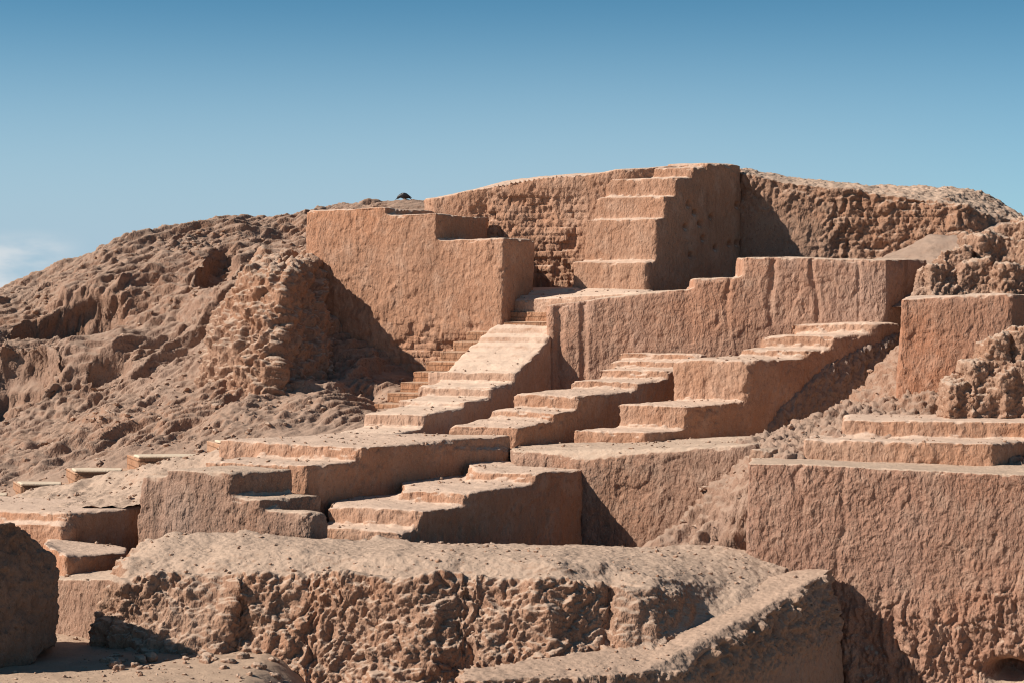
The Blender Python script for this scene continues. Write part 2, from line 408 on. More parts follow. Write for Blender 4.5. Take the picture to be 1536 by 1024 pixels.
HR = [(1290, 392, 42.9), (1340, 388, 42.5), (1390, 360, 42.3), (1400, 352, 42.8), (1440, 362, 43), (1480, 352, 43.3), (1536, 330, 44), (1600, 345, 44), (1536, 355, 42), (1460, 385, 41.2), (1400, 398, 41), (1340, 402, 41.4), (1536, 390, 40.5), (1650, 380, 41),
      (1340, 430, 40.2), (1450, 440, 39.5), (1600, 440, 39), (1320, 400, 45), (1450, 350, 46), (1600, 350, 47)]
hr_fn = tps(HR)
sheet('far_slope', hr_fn, 7.4, 13.4, 39, 46, .05, M_grey, lambda p, n: rough(.5, 31, .8, .5, .7)(p, n)+.25*(fbm(p*f32(.9), 2, 3)-.5), kind='structure', label='grey earth slope behind the right hand walls')

# ---------------------------------------------------------------- back walls and tower
tW2 = (.955, -.297)
W2 = [W(636, 297, 44.75), W(652, 297, 44.55), W(720, 283, 44.3), W(750, 271, 44.15), W(830, 263, 43.85), W(940, 254, 43.45), W(1050, 246, 43.9), W(1060, 250, 46), W(760, 272, 46.6), W(640, 300, 47)]
def w2_disp(p, n):
    px = p[:, 0]/p[:, 1]*F+768
    k = sst(690, 740, px)*(1-sst(862, 890, px))*(1-sst(zat(300, 44), zat(282, 44), p[:, 2]+.25*(vn(p*f32(2.3), 7)-.5)))*(1-sst(.5, .8, n[:, 2]))
    return plaster(1.5, 3, 1.6)(p, n)+bricks(tW2, .165, .36, .026)(p, n, k*(.4+.9*sst(.3, .6, vn(p*f32(1.9), 77))))-.05*k+rough(.22, 87, .7, 1, .5)(p, n)*k
walls('ruined_wall', [(W2, CZ-.6)], M_wall, w2_disp, 'long plastered wall behind the stairs with its bare mud brick courses showing', vox=.026)

def tower_disp(p, n):
    d = plaster(.9, 12)(p, n); px = p[:, 0]/p[:, 1]*F+768; py = HZ-(p[:, 2]-CZ)/p[:, 1]*F
    for hx, hy in ((1034, 307), (1043, 319), (1068, 325), (1051, 336), (1056, 358), (1037, 383), (1107, 308), (1106, 365), (1096, 366), (1030, 340), (1075, 372)):
        d = d-.17*np.exp(-((px-hx)**2+(py-hy)**2/1.8)/8.)*sst(.5, .7, n[:, 0])
    return d
flight('stepped_tower', (970, 42.2), 25, 45, [(970, 392, 858), (985, 328, 876), (998, 294, 892), (1014, 266, 906), (1039, 251, 912), (1061, 245, 1000)], 1113, CZ-.7,
       M_wall, tower_disp, 'tall stepped tower at the top of the ruin with sunlit tiers and high shaded side', cat='tower', part='tier', over=.4, slope=.02, smooth=1)

RW = [W(1105, 250, 44.6), W(1128, 262, 44.3), W(1180, 272, 44.2), W(1250, 282, 44.0), W(1330, 292, 43.8), W(1400, 300, 43.6), W(1452, 305, 43.4), W(1478, 318, 43.6), W(1560, 345, 45.2), W(1560, 340, 48), W(1470, 285, 47.5), W(1400, 283, 47.5), W(1330, 282, 47.6), W(1250, 274, 47.6), W(1130, 259, 47.6)]
RWb = [(x-.0*(y-44), y-(.25 if y < 46 else -.2), CZ-.2) for x, y, z in RW]
tR = (.99, -.13)
def rw_disp(p, n):
    px = p[:, 0]/p[:, 1]*F+768
    s = sst(1175, 1260, px)
    k = s*(1-sst(.5, .8, n[:, 2]))*sst(.4, .6, vn(p*f32(.8), 5))
    top = sst(CZ+1.5, CZ+2.2, p[:, 2])
    return plaster(1.2, 8, 1.5)(p, n)*(1-.5*s)+rough(.75, 17, .9, .6, .75)(p, n)*np.maximum(s*.9, top*.8)+bricks(tR, .17, .38, .04)(p, n, k)
walls('eroded_wall', [(RW, RWb)], M_rough, rw_disp, 'eroded brick wall with a rounded broken top to the right of the tower', vox=.032, smooth=4)

# main wall on the left
m0 = W(755, 357, 41.5); dl, dr = DL(25), DR(28)
def mpt(px, back, py=None):
    a = along(m0[:2], dl, px); x, y = m0[0]+dl[0]*a, m0[1]+dl[1]*a
    return (x+dr[0]*back, y+dr[1]*back, zat(py, y))
def mtier(pa, pya, pb, pyb, back):
    a, b = mpt(pa, 0, pya), mpt(pb, 0, pyb); a2, b2 = mpt(pa, back), mpt(pb, back)
    return [a, b, (b2[0], b2[1], b[2]), (a2[0], a2[1], a[2])]
_mpt = mpt
def mpt(px, back, py=None):
    a = along(m0[:2], dl, px); x, y = m0[0]+dl[0]*a, m0[1]+dl[1]*a
    return (x+dr[0]*back, y+dr[1]*back, zat(py, y) if py is not None else 0)
tM = (.906, -.423)
def m_disp(p, n):
    px = p[:, 0]/p[:, 1]*F+768
    lit = sst(.3, .6, -n[:, 1])
    low = (1-sst(zat(530, 42.2), zat(496, 42.2), p[:, 2]+.5*(fbm(p*f32(1.6), 2, 8)-.5)))*lit*sst(560, 620, px)
    hol = sst(.58, .72, fbm(p*f32(2.4), 3, 61))*(1-sst(zat(500, 42.2), zat(455, 42.2), p[:, 2]))*lit
    return plaster(1.25, 4, 1.)(p, n)+bricks(tM, .15, .3, .05)(p, n, low)-.08*low-.055*hol
zlow = zat(357, 41.5)
def m_cls(c, n):
    up = (c[:, 2] > zlow+.06) | ((c[:, 0] < mpt(655, 0)[0]-.1) & (c[:, 2] > zlow-.3))
    return [('upper_tier', up, None, None), ('lower_tier', ~up, None, None)]
walls('plastered_wall', [(mtier(455, 313, 578, 310, 2.2), CZ-2.2), (mtier(570, 322, 655, 319, 2.3), CZ-2.2), (mtier(640, 360, 755, 357, 1.45), CZ-2.2)], M_wall, m_disp,
      'large plain sunlit wall left of the main stair, its top stepping down twice to the right', cls=m_cls)

# outcrop casting the long shadow on the main wall
walls('eroded_pillar', [([W(428, 402, 41.3), W(486, 386, 43.7), W(440, 378, 44.2), W(392, 384, 44.0), W(366, 402, 42.4), W(385, 404, 41.7)],
                         [W(412, 596, 40.0), W(560, 575, 43.3), W(520, 575, 45), W(300, 575, 45), W(290, 610, 41.6), W(350, 612, 40.3)])],
      M_rough, lambda p, n: rough(1.5, 37, .6, .8, 1.5)(p, n)+rough(.5, 38, .7, .8, .55)(p, n), 'crumbling pillar of earth on the hill slope against the large plain wall', cat='ruin', vox=.03, smooth=6)

# landing and long middle wall
LD = [W(822, 447, 41.5), W(965, 439, 40.6), W(985, 434, 42.6), W(862, 431, 43.4), W(760, 432, 43.4), W(750, 450, 42.1)]
walls('landing', [(LD, CZ-1.2), ([W(752, 443, 42.3), W(845, 442, 41.8), W(862, 438, 43.4), W(756, 438, 43.4)], CZ-1), ([W(776, 436, 42.6), W(862, 433, 42.3), W(872, 430, 43.4), W(780, 431, 43.4)], CZ-1)],
      M_stair, plaster(.7, 19), 'pale landing at the head of the stairs, in front of the stepped tower', cat='terrace')
def w1seg(pa, pya, pb, pyb, th):
    def yy(px): return 40.35-(px-818)/512*1.45
    a, b = W(pa, pya, yy(pa)), W(pb, pyb, yy(pb))
    return [a, b, (b[0]+.67*th, b[1]+.74*th, b[2]), (a[0]+.05, a[1]+th, a[2])]
def w1_disp(p, n):
    px = p[:, 0]/p[:, 1]*F+768
    ch = sst(829, 836, px)*(1-sst(838, 850, px))+.8*sst(866, 874, px)*(1-sst(876, 884, px))+.35*sst(840, 850, px)*(1-sst(862, 872, px))
    d = plaster(1.15, 6, 1.5)(p, n)-.075*ch*sst(.3, .6, -n[:, 1])*(.5+vn(p*f32(2.7), 3))
    for c, w, a in ((1163, 9, .06), (1222, 7, .05), (1096, 6, .04), (1290, 5, .03)):
        d -= a*(1-sst(0, w, np.abs(px-c+30*(vn(sc(p, 1, 1, 1.2), 40)-.5))))*sst(.3, .6, -n[:, 1])*sst(-1.5, .5, p[:, 2]-CZ)
    return d
def w1_cls(c, n):
    px = c[:, 0]/c[:, 1]*F+768
    b = [0, 967, 1041, 1114, 3000]
    s = (n@np.array([.74, -.67, 0], f32)) > .75
    return [('side_wall', s & (px > 1300), None, None)]+[('tier', (px >= b[i]) & (px < b[i+1]) & ~(s & (px > 1300)), None, None) for i in range(4)]
walls('long_wall', [(w1seg(818, 457, 968, 439, 1.5), CZ-2.5), (w1seg(960, 439, 1043, 433, 1.5), CZ-2.5), (w1seg(1041, 418, 1116, 415, 1.5), CZ-2.5), (w1seg(1113, 385, 1330, 388, 1.6), CZ-2.5)],
      M_rose, w1_disp, 'long rain streaked wall in the middle, its top rising in steps to the right', cls=w1_cls)

# ---------------------------------------------------------------- the flights of steps
def ramp(S):
    x0, y0 = (585-768)/F*35.25, 35.25; d = DR(30); e = DL(22)
    def at(px, py, pl, back=0):
        L = along((x0, y0), d, px); x, y = x0+d[0]*L, y0+d[1]*L; w = along((x, y), e, pl)
        return (x, y, zat(py, y)), (x+e[0]*w, y+e[1]*w, zat(py, y))
    a, al = at(777, 558, 668); b, bl = at(813, 523, 702); c, cl = at(838, 487, 744)
    S.prism([a, b, bl, al], CZ-3); S.prism([b, c, cl, bl], CZ-3)
flight('ramp_staircase', (585, 35.25), 22, 30, [(584, 652, 490), (637, 621, 545), (698, 602, 597), (738, 580, 625), (772, 559, 640)], 776, CZ-3.2, M_stair,
       lambda p, n: plaster(1.1, 14)(p, n)+sst(.35, .6, n[:, 2])*(1-sst(.9, .98, n[:, 2]))*.035*(np.abs(2*((p[:, 2]+.06*fbm(p*f32(1.5), 2, 3))/.17 % 1)-1)-.5), 'bright worn staircase turning into a smooth ramp in the centre', extra=ramp, slope=.05, smooth=5, chip=22)
flight('staircase', (775, 35.6), 25, 45, [(775, 640, 668), (808, 633, 707), (833, 617, 735), (868, 592, 768), (958, 572, 855), (1003, 555, 895), (1030, 542, 912), (1050, 530, 925)], 1064, CZ-3.2, M_wall,
       plaster(1.3, 24), 'broad staircase of low mud steps right of the bright ramp')
flight('staircase', (970, 35.6), 25, 58, [(970, 648, 860), (1030, 609, 925), (1121, 541, 1008), (1213, 523, 1110), (1252, 503, 1135), (1312, 486, 1185)], 1350, CZ-3.2, M_wall,
       plaster(1.3, 34), 'staircase with one tall plain block in its middle, climbing beside the dark rubble trench', smooth=3)

def pile():
    x0, y0 = (970-768)/F*35.6, 35.6; d = DR(58); ns = (d[1], -d[0]); t = []; b = []; back = []; bb = []
    for px, py, o in ((1148, 650, .05), (1172, 612, .1), (1208, 578, .14), (1252, 540, .16), (1300, 520, .18), (1352, 500, .18)):
        L = along((x0, y0), d, px); x, y = x0+d[0]*L, y0+d[1]*L; z = zat(py, y)
        t.append((x+ns[0]*o*.25, y+ns[1]*o*.25, z)); b.append((x+ns[0]*(o+.16), y+ns[1]*(o+.16), CZ-3.2)); back.append((x-ns[0]*.3, y-ns[1]*.3, z)); bb.append((x-ns[0]*.3, y-ns[1]*.3, CZ-3.2))
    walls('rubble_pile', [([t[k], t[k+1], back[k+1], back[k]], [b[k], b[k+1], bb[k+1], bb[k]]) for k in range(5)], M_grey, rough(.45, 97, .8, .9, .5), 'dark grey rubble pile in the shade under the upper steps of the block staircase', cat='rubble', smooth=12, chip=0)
pile()

# brick stair between the main wall and the ramp
def brick_stair():
    n = 10; A, B = np.array(W(622, 606, 39.5)), np.array(W(822, 454, 41.8)); root = None
    root = bpy.data.objects.new('brick_staircase', None); COL.objects.link(root); root.location = (float(A[0]), float(A[1]), float(A[2])-.6)
    tag(root, 'narrow staircase of bare bricks along the foot of the large plain wall', 'staircase'); base = np.array(root.location)
    dl_ = DL(25)
    for i in range(n):
        p, q = A+(B-A)*i/n, A+(B-A)*(i+1.25)/n
        pxl = 560+i*19.8
        ext = along((p[0], p[1]), (.906, -.423), 826)/.96 if i >= 8 else 0.; p = p+np.array([ext*.9, -ext*.42, 0]); q = q+np.array([ext*.9, -ext*.42, 0])
        w = along((p[0], p[1]), dl_, pxl); w2 = along((q[0], q[1]), dl_, pxl+20)
        S = Solid().prism([(p[0], p[1], p[2]), (q[0], q[1], p[2]+.015), (q[0]+dl_[0]*w2, q[1]+dl_[1]*w2, p[2]+.015), (p[0]+dl_[0]*w, p[1]+dl_[1]*w, p[2])], p[2]-.42)
        v, nn, f = S.voxel(.02, 1); v = v+nn*(plaster(.45, 60+i)(v, nn)+.02*(vn(sc(v, 9, 3, 1), 9)-.5)*sst(.4, .7, -nn[:, 1]))[:, None]
        me = quadmesh(v-base.astype(f32), f, 'step'); me.materials.append(M_brick); o = bpy.data.objects.new('step', me); COL.objects.link(o); o.parent = root
brick_stair()

# front flight and terraces
def front_fill(S):
    x0, y0 = (600-768)/F*30.2, 30.2; d = DR(42); e = DL(25)
    def lv(px, py): L = along((x0, y0), d, px); return zat(py, y0+d[1]*L)+.0
    def lp(px, py, pl, back=.12):
        L = along((x0, y0), d, px); c = (x0+d[0]*L, y0+d[1]*L); w = along(c, e, pl); return (c[0]+e[0]*w+d[0]*back, c[1]+e[1]*w+d[1]*back)
    def g(px, Y): return ((px-768)/F*Y, Y)
    lb, lc, ld = lp(630, 766, 490), lp(700, 739, 598), lp(805, 709, 699)
    for z, pts in ((lv(805, 709), [ld, g(790, 34.3), g(765, 35.3), g(735, 35.3), g(700, 34.7)]), (lv(700, 739), [lc, ld, g(699, 34.7), g(600, 33.7)]), (lv(630, 766), [lb, lc, g(599, 33.7), g(541, 33.0), g(493, 32.2)])):
        S.prism([(a[0], a[1], z) for a in pts], CZ-4.6)
flight('staircase', (600, 30.2), 25, 42, [(601, 797, 458), (630, 766, 488), (700, 739, 596), (805, 709, 697)], 880, CZ-4.6, M_wall,
       plaster(1.5, 44, 1.3), 'front staircase of broad low steps with a long shaded side behind the foreground ridge', smooth=3, slope=.02, extra=front_fill)
walls('terrace', [([W(762, 676, 36.2), W(767, 674, 34.3), W(878, 690, 33.35), W(1100, 669, 32.5), W(1135, 664, 32.4), W(1185, 652, 35), W(1200, 664, 37), W(767, 665, 37.2)], CZ-4.6)], M_pink,
      plaster(1.5, 54, 1.5), 'wide terrace under the staircases with a stained front wall in sun', cat='terrace', smooth=3)
def t1extra(S):
    S.prism([W(540, 668, 32.75), W(762, 673, 35.1), W(762, 665, 38), W(500, 655, 38), W(330, 661, 33.9)], CZ-4)
flight('terrace', (540, 32.7), 25, 43, [(461, 697, 304), (541, 668, 326)], 768, CZ-4, M_wall, plaster(1.4, 64, 1.3), 'two tiered terrace below the bright ramp with a long shaded side', cat='terrace', part='tier', extra=t1extra, slope=.0, smooth=3)

# stepped block on the left of the front flight
def blk(px, py, Y, pl, pr, al=25, ar=45, back=0.): return corner(px, py, Y, al, pl, ar, pr, minback=back)
def batter(t, zb, k=.12):
    cx = sum(p[0] for p in t)/len(t); cy = sum(p[1] for p in t)/len(t)
    o = []
    for x, y, z in t:
        d = math.hypot(x-cx, y-cy); o.append((x+(x-cx)/d*k*(z-zb), y+(y-cy)/d*k*(z-zb), zb))
    return o
b1, b2, b3, b4 = blk(345, 709, 30.7, 248, 440, back=1.2), blk(390, 748, 30.4, 338, 484), blk(464, 768, 30.05, 388, 492), blk(262, 716, 31.2, 212, 300, back=.8)
def blk_cls(c, n):
    z1, z2 = b2[0][2]+.05, b3[0][2]+.05; px = c[:, 0]/c[:, 1]*F+768
    r = [(px > 392) & (c[:, 2] < z2+.02) & (c[:, 2] > z2-1.2) & (px < 500) & (c[:, 1] < 30.9)]
    r.append((px > 346) & ~r[0] & (c[:, 2] < z1)); r.append(~r[0] & ~r[1])
    return [('tier', m, None, None) for m in r]
walls('stepped_block', [(b1, batter(b1, CZ-4.4, .07)), (b2, CZ-4.4), (b3, CZ-4.4), (b4, batter(b4, CZ-4.4, .1))], M_pink, plaster(1.2, 74, 1.6), 'battered mud block stepping down to the right behind the front ridge', cat='ruin', cls=blk_cls, smooth=4)

# left terraces
L1 = blk(98, 769, 30.9, -250, 212, back=2.0); L1b = blk(92, 787, 30.75, -250, 120)
walls('low_terrace', [([L1[0], L1[1], L1[2], L1[3]], CZ-4.6), (L1b, CZ-4.6)], M_wall, plaster(1., 84), 'low terrace on the left with a broad pale top and shaded side', cat='terrace', smooth=5)
L2 = [W(64, 812, 29.4), W(100, 832, 28.9), W(194, 827, 29.9), W(190, 818, 31), W(70, 806, 31)]
walls('low_block', [(L2, CZ-4.9)], M_wall, plaster(1., 94, 1.3), 'small cracked mud block with pale top below the left terrace', cat='block', smooth=4)
L3 = [W(71, 869, 28.75), W(178, 866, 27.9), W(200, 850, 29.2), W(80, 858, 29.8)]
walls('wall_stub', [(L3, batter(L3, CZ-5.1, .06))], M_pink, plaster(1.1, 104, 1.5), 'short wall end standing on the sand at the left of the front ridge', cat='wall', smooth=4)
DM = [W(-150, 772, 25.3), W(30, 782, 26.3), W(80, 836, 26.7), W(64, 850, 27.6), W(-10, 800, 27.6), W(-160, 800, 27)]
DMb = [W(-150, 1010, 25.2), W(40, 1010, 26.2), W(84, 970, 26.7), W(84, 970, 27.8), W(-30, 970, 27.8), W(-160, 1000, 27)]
walls('dark_wall_end', [(DM, DMb)], earth('shade_dark_earth', (.20, .132, .10), (.27, .2, .16), (.1, .07, .055), .5, 1., 1.3, .5), lambda p, n: plaster(1.3, 114)(p, n)+rough(.35, 9, .8, .8, .6)(p, n), 'dark rounded wall end in shade at the left edge', cat='wall', smooth=8, vox=.03)  # dark earth tone with this wall end's deep shade put into the colour

# side stair with pale treads at the left
def side_stair():
    rl = [-75, 14, 95, 186, 306]; rr = [-60, 31, 112, 207, 328]; py = [742, 725, 705, 684, 662]; ye = [36.0, 35.9, 35.8, 35.7, 35.6]
    A = W(-60, 770, 35.6); root = bpy.data.objects.new('brick_staircase', None); COL.objects.link(root); root.location = A; base = np.array(A)
    tag(root, 'low brick staircase with pale boarded treads at the foot of the hill', 'staircase')
    for i in range(5):
        Y = ye[i]; z = zat(py[i], Y)
        nx = rl[i+1] if i < 4 else 345; nr = rr[i+1] if i < 4 else 360
        xl, xr, x2, x2b = (rl[i]-768)/F*(Y+.75), (rr[i]-768)/F*Y, (nr+8-768)/F*Y, (nx+8-768)/F*(Y+.75)
        S = Solid().prism([(xr, Y, z-.04), (x2, Y, z-.04), (x2b, Y+1., z-.04), (xl, Y+1., z-.04)], z-.6)
        v, nn, f = S.voxel(.022, 1); v = v+nn*plaster(.5, 120+i)(v, nn)[:, None]
        me = quadmesh(v-base.astype(f32), f, 'step'); me.materials.append(M_brick); o = bpy.data.objects.new('step', me); COL.objects.link(o); o.parent = root
        # tread board lying on the step
        S = Solid().prism([(xr+.02, Y-.04, z+.015), ((nx-2-768)/F*Y, Y-.04, z+.015), ((nx-2-768)/F*(Y+.3), Y+.3, z+.02), (xl+.25, Y+.3, z+.02)], z-.03)
        v, nn, f = S.voxel(.018, 1); v = v+nn*(.018*(vn(sc(v, 2, 9, 9), 8)-.5))[:, None]
        me = quadmesh(v-base.astype(f32), f, 'tread'); me.materials.append(M_tread); o2 = bpy.data.objects.new('tread', me); COL.objects.link(o2); o2.parent = o
M_tread = earth('pale_tread', (.62, .5, .38), (.66, .55, .43), (.3, .2, .14), .1, .3)
side_stair()
BKC = [(-250, 795, 32), (-250, 790, 33.6), (-250, 785, 35.4), (-60, 778, 32), (30, 768, 32.1), (110, 757, 32.2), (212, 750, 32.2), (-60, 772, 33.6), (0, 764, 33.7), (80, 744, 34.0), (110, 738, 34.1), (190, 728, 34.1), (225, 705, 34.2), (300, 702, 34.0), (330, 685, 34.0),
       (-60, 764, 35.4), (20, 746, 35.4), (60, 733, 35.4), (105, 728, 35.3), (150, 711, 35.3), (200, 707, 35.2), (250, 690, 35.2), (310, 686, 35.1), (335, 672, 35.0), (-60, 765, 36), (100, 736, 36), (200, 712, 36), (320, 690, 36), (230, 735, 32.6), (300, 730, 32.3), (360, 720, 33)]
bank_fn = tps(BKC)
def bank_disp(p, n): return plaster(1.5, 134, 1.5)(p, n)+.35*rough(.6, 19, .6, .8, .5)(p, n)+.1*(ridged(sc(p, 2.6, .6, 1), 3, 20)-.5)
sheet('bank', bank_fn, -13, -4.9, 31.7, 35.55, .03, M_rough, bank_disp, kind='structure', label='bank of packed earth under the boarded brick stair')

# ---------------------------------------------------------------- right hand walls
BWt = [W(1121, 694, 30.05), W(1330, 702, 29.4), W(1536, 711, 28.75), W(1950, 726, 27.6), W(1950, 690, 34), W(1130, 680, 33)]
BWb = [(x, y, CZ-6.6) for x, y, z in BWt]
def bw_disp(p, n):
    front = sst(.3, .6, -n[:, 1]); px = p[:, 0]/p[:, 1]*F+768
    low = (1-sst(CZ-4.45, CZ-3.75, p[:, 2]+.35*(fbm(p*f32(1.3), 2, 6)-.5)-.2*sst(1400, 1536, px)+.2))*front
    ch = .035*(1-sst(0, 9, np.abs(px-1198+20*(vn(sc(p, .1, .1, 3), 2)-.5))))*sst(CZ-3.7, CZ-2.6, p[:, 2])+.02*(1-sst(0, 7, np.abs(px-1262+24*(vn(sc(p, .1, .1, 3), 4)-.5))))
    cav = .8*np.exp(-(((px-1516)/34)**2+((p[:, 2]-(CZ-5.36))/.17)**2)**1.5)
    return plaster(1., 144, 1.2)(p, n)+.014*(vn(sc(p, 26, 26, 14), 150)-.5)*front+low*(rough(.55, 47, .45, 1, .55)(p, n)+.05)-ch*front-cav*front
walls('retaining_wall', [(BWt, BWb)], earth('weathered_mud', (.335, .19, .135), (.52, .39, .30), (.12, .075, .06), .8, 1.1, 1.4), bw_disp, 'massive streaked retaining wall filling the lower right of the photo', vox=.019, smooth=2)
RS = Solid()
def rs_cls(c, n):
    z = zat(657, 31.3)+.04
    return [('step', c[:, 2] <= z, None, None), ('step', c[:, 2] > z, None, None)]
walls('low_steps', [([W(1206, 657, 31.4), W(1490, 665, 30.6), W(1545, 660, 31.6), W(1850, 656, 31.8), W(1850, 650, 34.6), W(1216, 650, 33.5)], CZ-3), ([W(1262, 628, 32.4), W(1560, 633, 31.6), W(1850, 636, 31.3), W(1850, 620, 35), W(1268, 620, 34.2)], CZ-3)],
      M_wall, plaster(1.2, 154, 1.6), 'two long low steps on top of the retaining wall', cat='steps', cls=rs_cls, smooth=4)
ST = blk(1152, 672, 31.5, 1120, 1212, ar=50)
walls('mud_stub', [(ST, CZ-3)], M_rough, plaster(1.2, 164), 'small broken stub of mud beside the two long low steps', cat='ruin', smooth=6)
R1 = [W(1352, 448, 34.7), W(1519, 441, 34.2), W(1560, 443, 34.9), W(1780, 446, 35.6), W(1780, 442, 37.4), W(1360, 444, 37.5)]
R1b = [W(1341, 630, 34.6), W(1524, 630, 34.1), W(1570, 630, 34.8), W(1780, 630, 35.5), W(1780, 630, 37.4), W(1345, 630, 37.5)]
walls('reddish_wall', [(R1, R1b)], earth('reddish_mud_plaster', (.36, .19, .125), DUST, DARK, .6, .9), plaster(1.15, 174, 1.3), 'reddish plain wall block above the two low steps near the right edge', smooth=4)
def rubble_heap(name, spots, mat, disp, label, cat, seed, **kw):
    """spots: (px, row, Y, half sizes) of the broken blocks that make up one heap"""
    rnd = random.Random(seed); pr = []
    for px, py, Y, a, b, c in spots:
        x, y, z = W(px, py, Y); t = rnd.uniform(0, 6.28); tx, ty = rnd.uniform(-.35, .35), rnd.uniform(-.35, .35)
        tops = []; bots = []
        for k in range(5):
            an = t+k*1.2566+rnd.uniform(-.3, .3); ra = rnd.uniform(.8, 1.15); dx, dy = a*ra*math.cos(an), b*ra*math.sin(an)
            tops.append((x+dx*.85, y+dy*.85, z+c+tx*dx+ty*dy)); bots.append((x+dx*1.1, y+dy*1.1, z-c-.3+tx*dx+ty*dy))
        pr.append((tops, bots))
    return walls(name, pr, mat, disp, label, cat=cat, **kw)
rubble_heap('boulder', [(1432, 590, 33.0, .3, .35, .22), (1462, 572, 33.1, .3, .4, .32), (1488, 548, 33.3, .3, .45, .42), (1505, 585, 32.9, .35, .3, .3), (1530, 535, 33.4, .35, .5, .45), (1545, 590, 33.0, .4, .4, .35), (1580, 540, 33.4, .5, .5, .5), (1470, 605, 32.9, .5, .35, .12)],
            M_rough, lambda p, n: rough(.45, 57, .8, .95, .4)(p, n)+.05*(fbm(p*f32(13), 3, 7, .6)-.5), 'jagged fallen lump of mud brick lying against the reddish wall', 'boulder', 5, smooth=3, vox=.022, chip=20)
rubble_heap('mound', [(1400, 432, 38.6, .3, .6, .3), (1425, 415, 38.9, .45, .7, .4), (1460, 425, 38.5, .6, .6, .4), (1470, 398, 39.2, .6, .9, .45), (1510, 400, 39.0, .6, .8, .55), (1530, 380, 39.4, .6, .9, .5), (1570, 375, 39.2, .7, .9, .6), (1520, 430, 38.4, .9, .6, .3), (1590, 420, 38.4, .8, .8, .6), (1440, 440, 38.4, .9, .6, .2), (1650, 375, 39.4, .9, .9, .7), (1660, 420, 38.6, .9, .8, .6), (1740, 385, 39.2, .9, .9, .8), (1760, 420, 38.6, .9, .8, .6)],
            M_rough, lambda p, n: rough(.5, 67, .7, .9, .34)(p, n)+.05*(fbm(p*f32(13), 3, 6, .6)-.5), 'lumpy mound of eroded brick behind the reddish wall at the right edge', 'mound', 9, smooth=26, vox=.026, chip=0)

# ---------------------------------------------------------------- foreground ridge and stub
RGf = [(166, 884, 28.25), (200, 860, 28.1), (300, 852, 27.85), (430, 852, 27.65), (560, 856, 27.6), (700, 858, 27.45), (830, 862, 27.3), (960, 870, 27.35), (1050, 884, 28.2), (1165, 874, 29.2)]
RGk = [(1190, 850, 29.95), (1116, 820, 30.35), (1060, 815, 30.6), (960, 821, 30.3), (830, 816, 30.1), (700, 814, 30.0), (560, 812, 29.9), (470, 806, 29.8), (340, 796, 29.7), (238, 800, 29.5), (200, 835, 29)]
fx = [a[0] for a in RGf]; rj = random.Random(12); RGt = []; RGb = []; RGu = []; RGl = []
for k in range(37):
    px = 166+(1165-166)*k/36; e = 1 if px < 930 else .25
    py, Y, o = np.interp(px, fx, [a[1] for a in RGf]), np.interp(px, fx, [a[2] for a in RGf]), np.interp(px, [166, 210, 300, 900, 985, 1062, 1165], [.3, .8, 1.25, 1.5, 1.3, 1.0, .6])
    x, y, z = W(px, py+e*rj.uniform(-2, 3), Y+e*rj.uniform(-.03, .03)+e*.22*math.sin(px*.021+1.3)*math.sin(px*.0083)); RGl.append((x, y, z-.1*(px < 1100))); up = .6+e*rj.uniform(-.06, .06)
    if px > 960: up = .3
    RGu.append((x, y+up, z+(.15 if px < 930 else .06)))
    if px > 970:
        c = W(px, np.interp(px, [970, 1062, 1165], [985, 940, 893]), np.interp(px, [970, 1062, 1165], [26.6, 27.5, 28.6])); RGb.append(c)
    else: RGb.append((x-(.25 if k == 0 else 0), y-o*(1-.12*max(0, px-800)/170), CZ-5.3 if x < -4 else CZ-6.4+1.35*(max(0, px-780)/190)**1.3))
bk = sorted([(150, 868, 28.9)]+[a for a in RGk]); RG = []
def back(k): px = max(185, 166+(1185-166)*k/36); return W(px, np.interp(px, [a[0] for a in bk], [a[1] for a in bk]), np.interp(px, [a[0] for a in bk], [a[2] for a in bk]))
def dz(t, d): return (t[0], t[1], t[2]+d)
for k in range(36):
    a, b = back(k), back(k+1)
    RG.append(([RGu[k], RGu[k+1], dz(b, .02), dz(a, .02)], [RGl[k], RGl[k+1], dz(b, -.15), dz(a, -.15)]))
    RG.append(([RGl[k], RGl[k+1], dz(b, -.03), dz(a, -.03)], [RGb[k], RGb[k+1], (b[0], b[1], CZ-6.4), (a[0], a[1], CZ-6.4)]))
def ridge_disp(p, n):
    px = p[:, 0]/p[:, 1]*F+768
    m = 1-sst(.5, .97, n[:, 2]+.25*(fbm(p*f32(2.2), 2, 211)-.5))
    right = sst(860, 1080, px)
    big = .36*(fbm(sc(p, 1.0, 1.0, .8), 4, 201)-.45)*m
    fr = m*sst(.1, .5, -n[:, 1])
    gul = -.10*sst(.55, .8, vn(sc(p, 1.5, 1.5, .25), 205))*fr
    drip = .06*(.45-ridged(sc(p, 5.5, 5.5, 2.4), 3, 207))*fr+.04*(fbm(p*f32(14), 3, 208, .6)-.5)*fr
    return ((rough(.62, 27, .7, .1, .55)(p, n)+.09*(.42-ridged(sc(p, 2.6, 2.6, 2.0), 4, 221))+.05*(fbm(p*f32(9), 4, 222, .65)-.5))*(m*.82+.18)+big+gul+drip)*(1-.5*right)+.25*fr*(1-.8*right)+.07*(fbm(p*f32(1.6), 4, 215)-.5)+.05*(fbm(p*f32(11), 4, 216, .65)-.5)
walls('mud_brick_ridge', RG, M_rough, ridge_disp, 'long eroded ridge of mud brick across the foreground with a smooth pale top', cat='ruin', vox=.022, smooth=80, chip=0)
SBt = [W(690, 1000, 25.7), W(980, 962, 27.0), W(1060, 926, 27.8), W(1120, 886, 28.7), W(1150, 863, 29.3), W(1205, 852, 29.95), W(1250, 851, 29.4), W(1152, 922, 27.7), W(1062, 976, 26.5), W(1030, 1008, 25.9), W(960, 1008, 25.5), W(690, 1018, 25.0)]
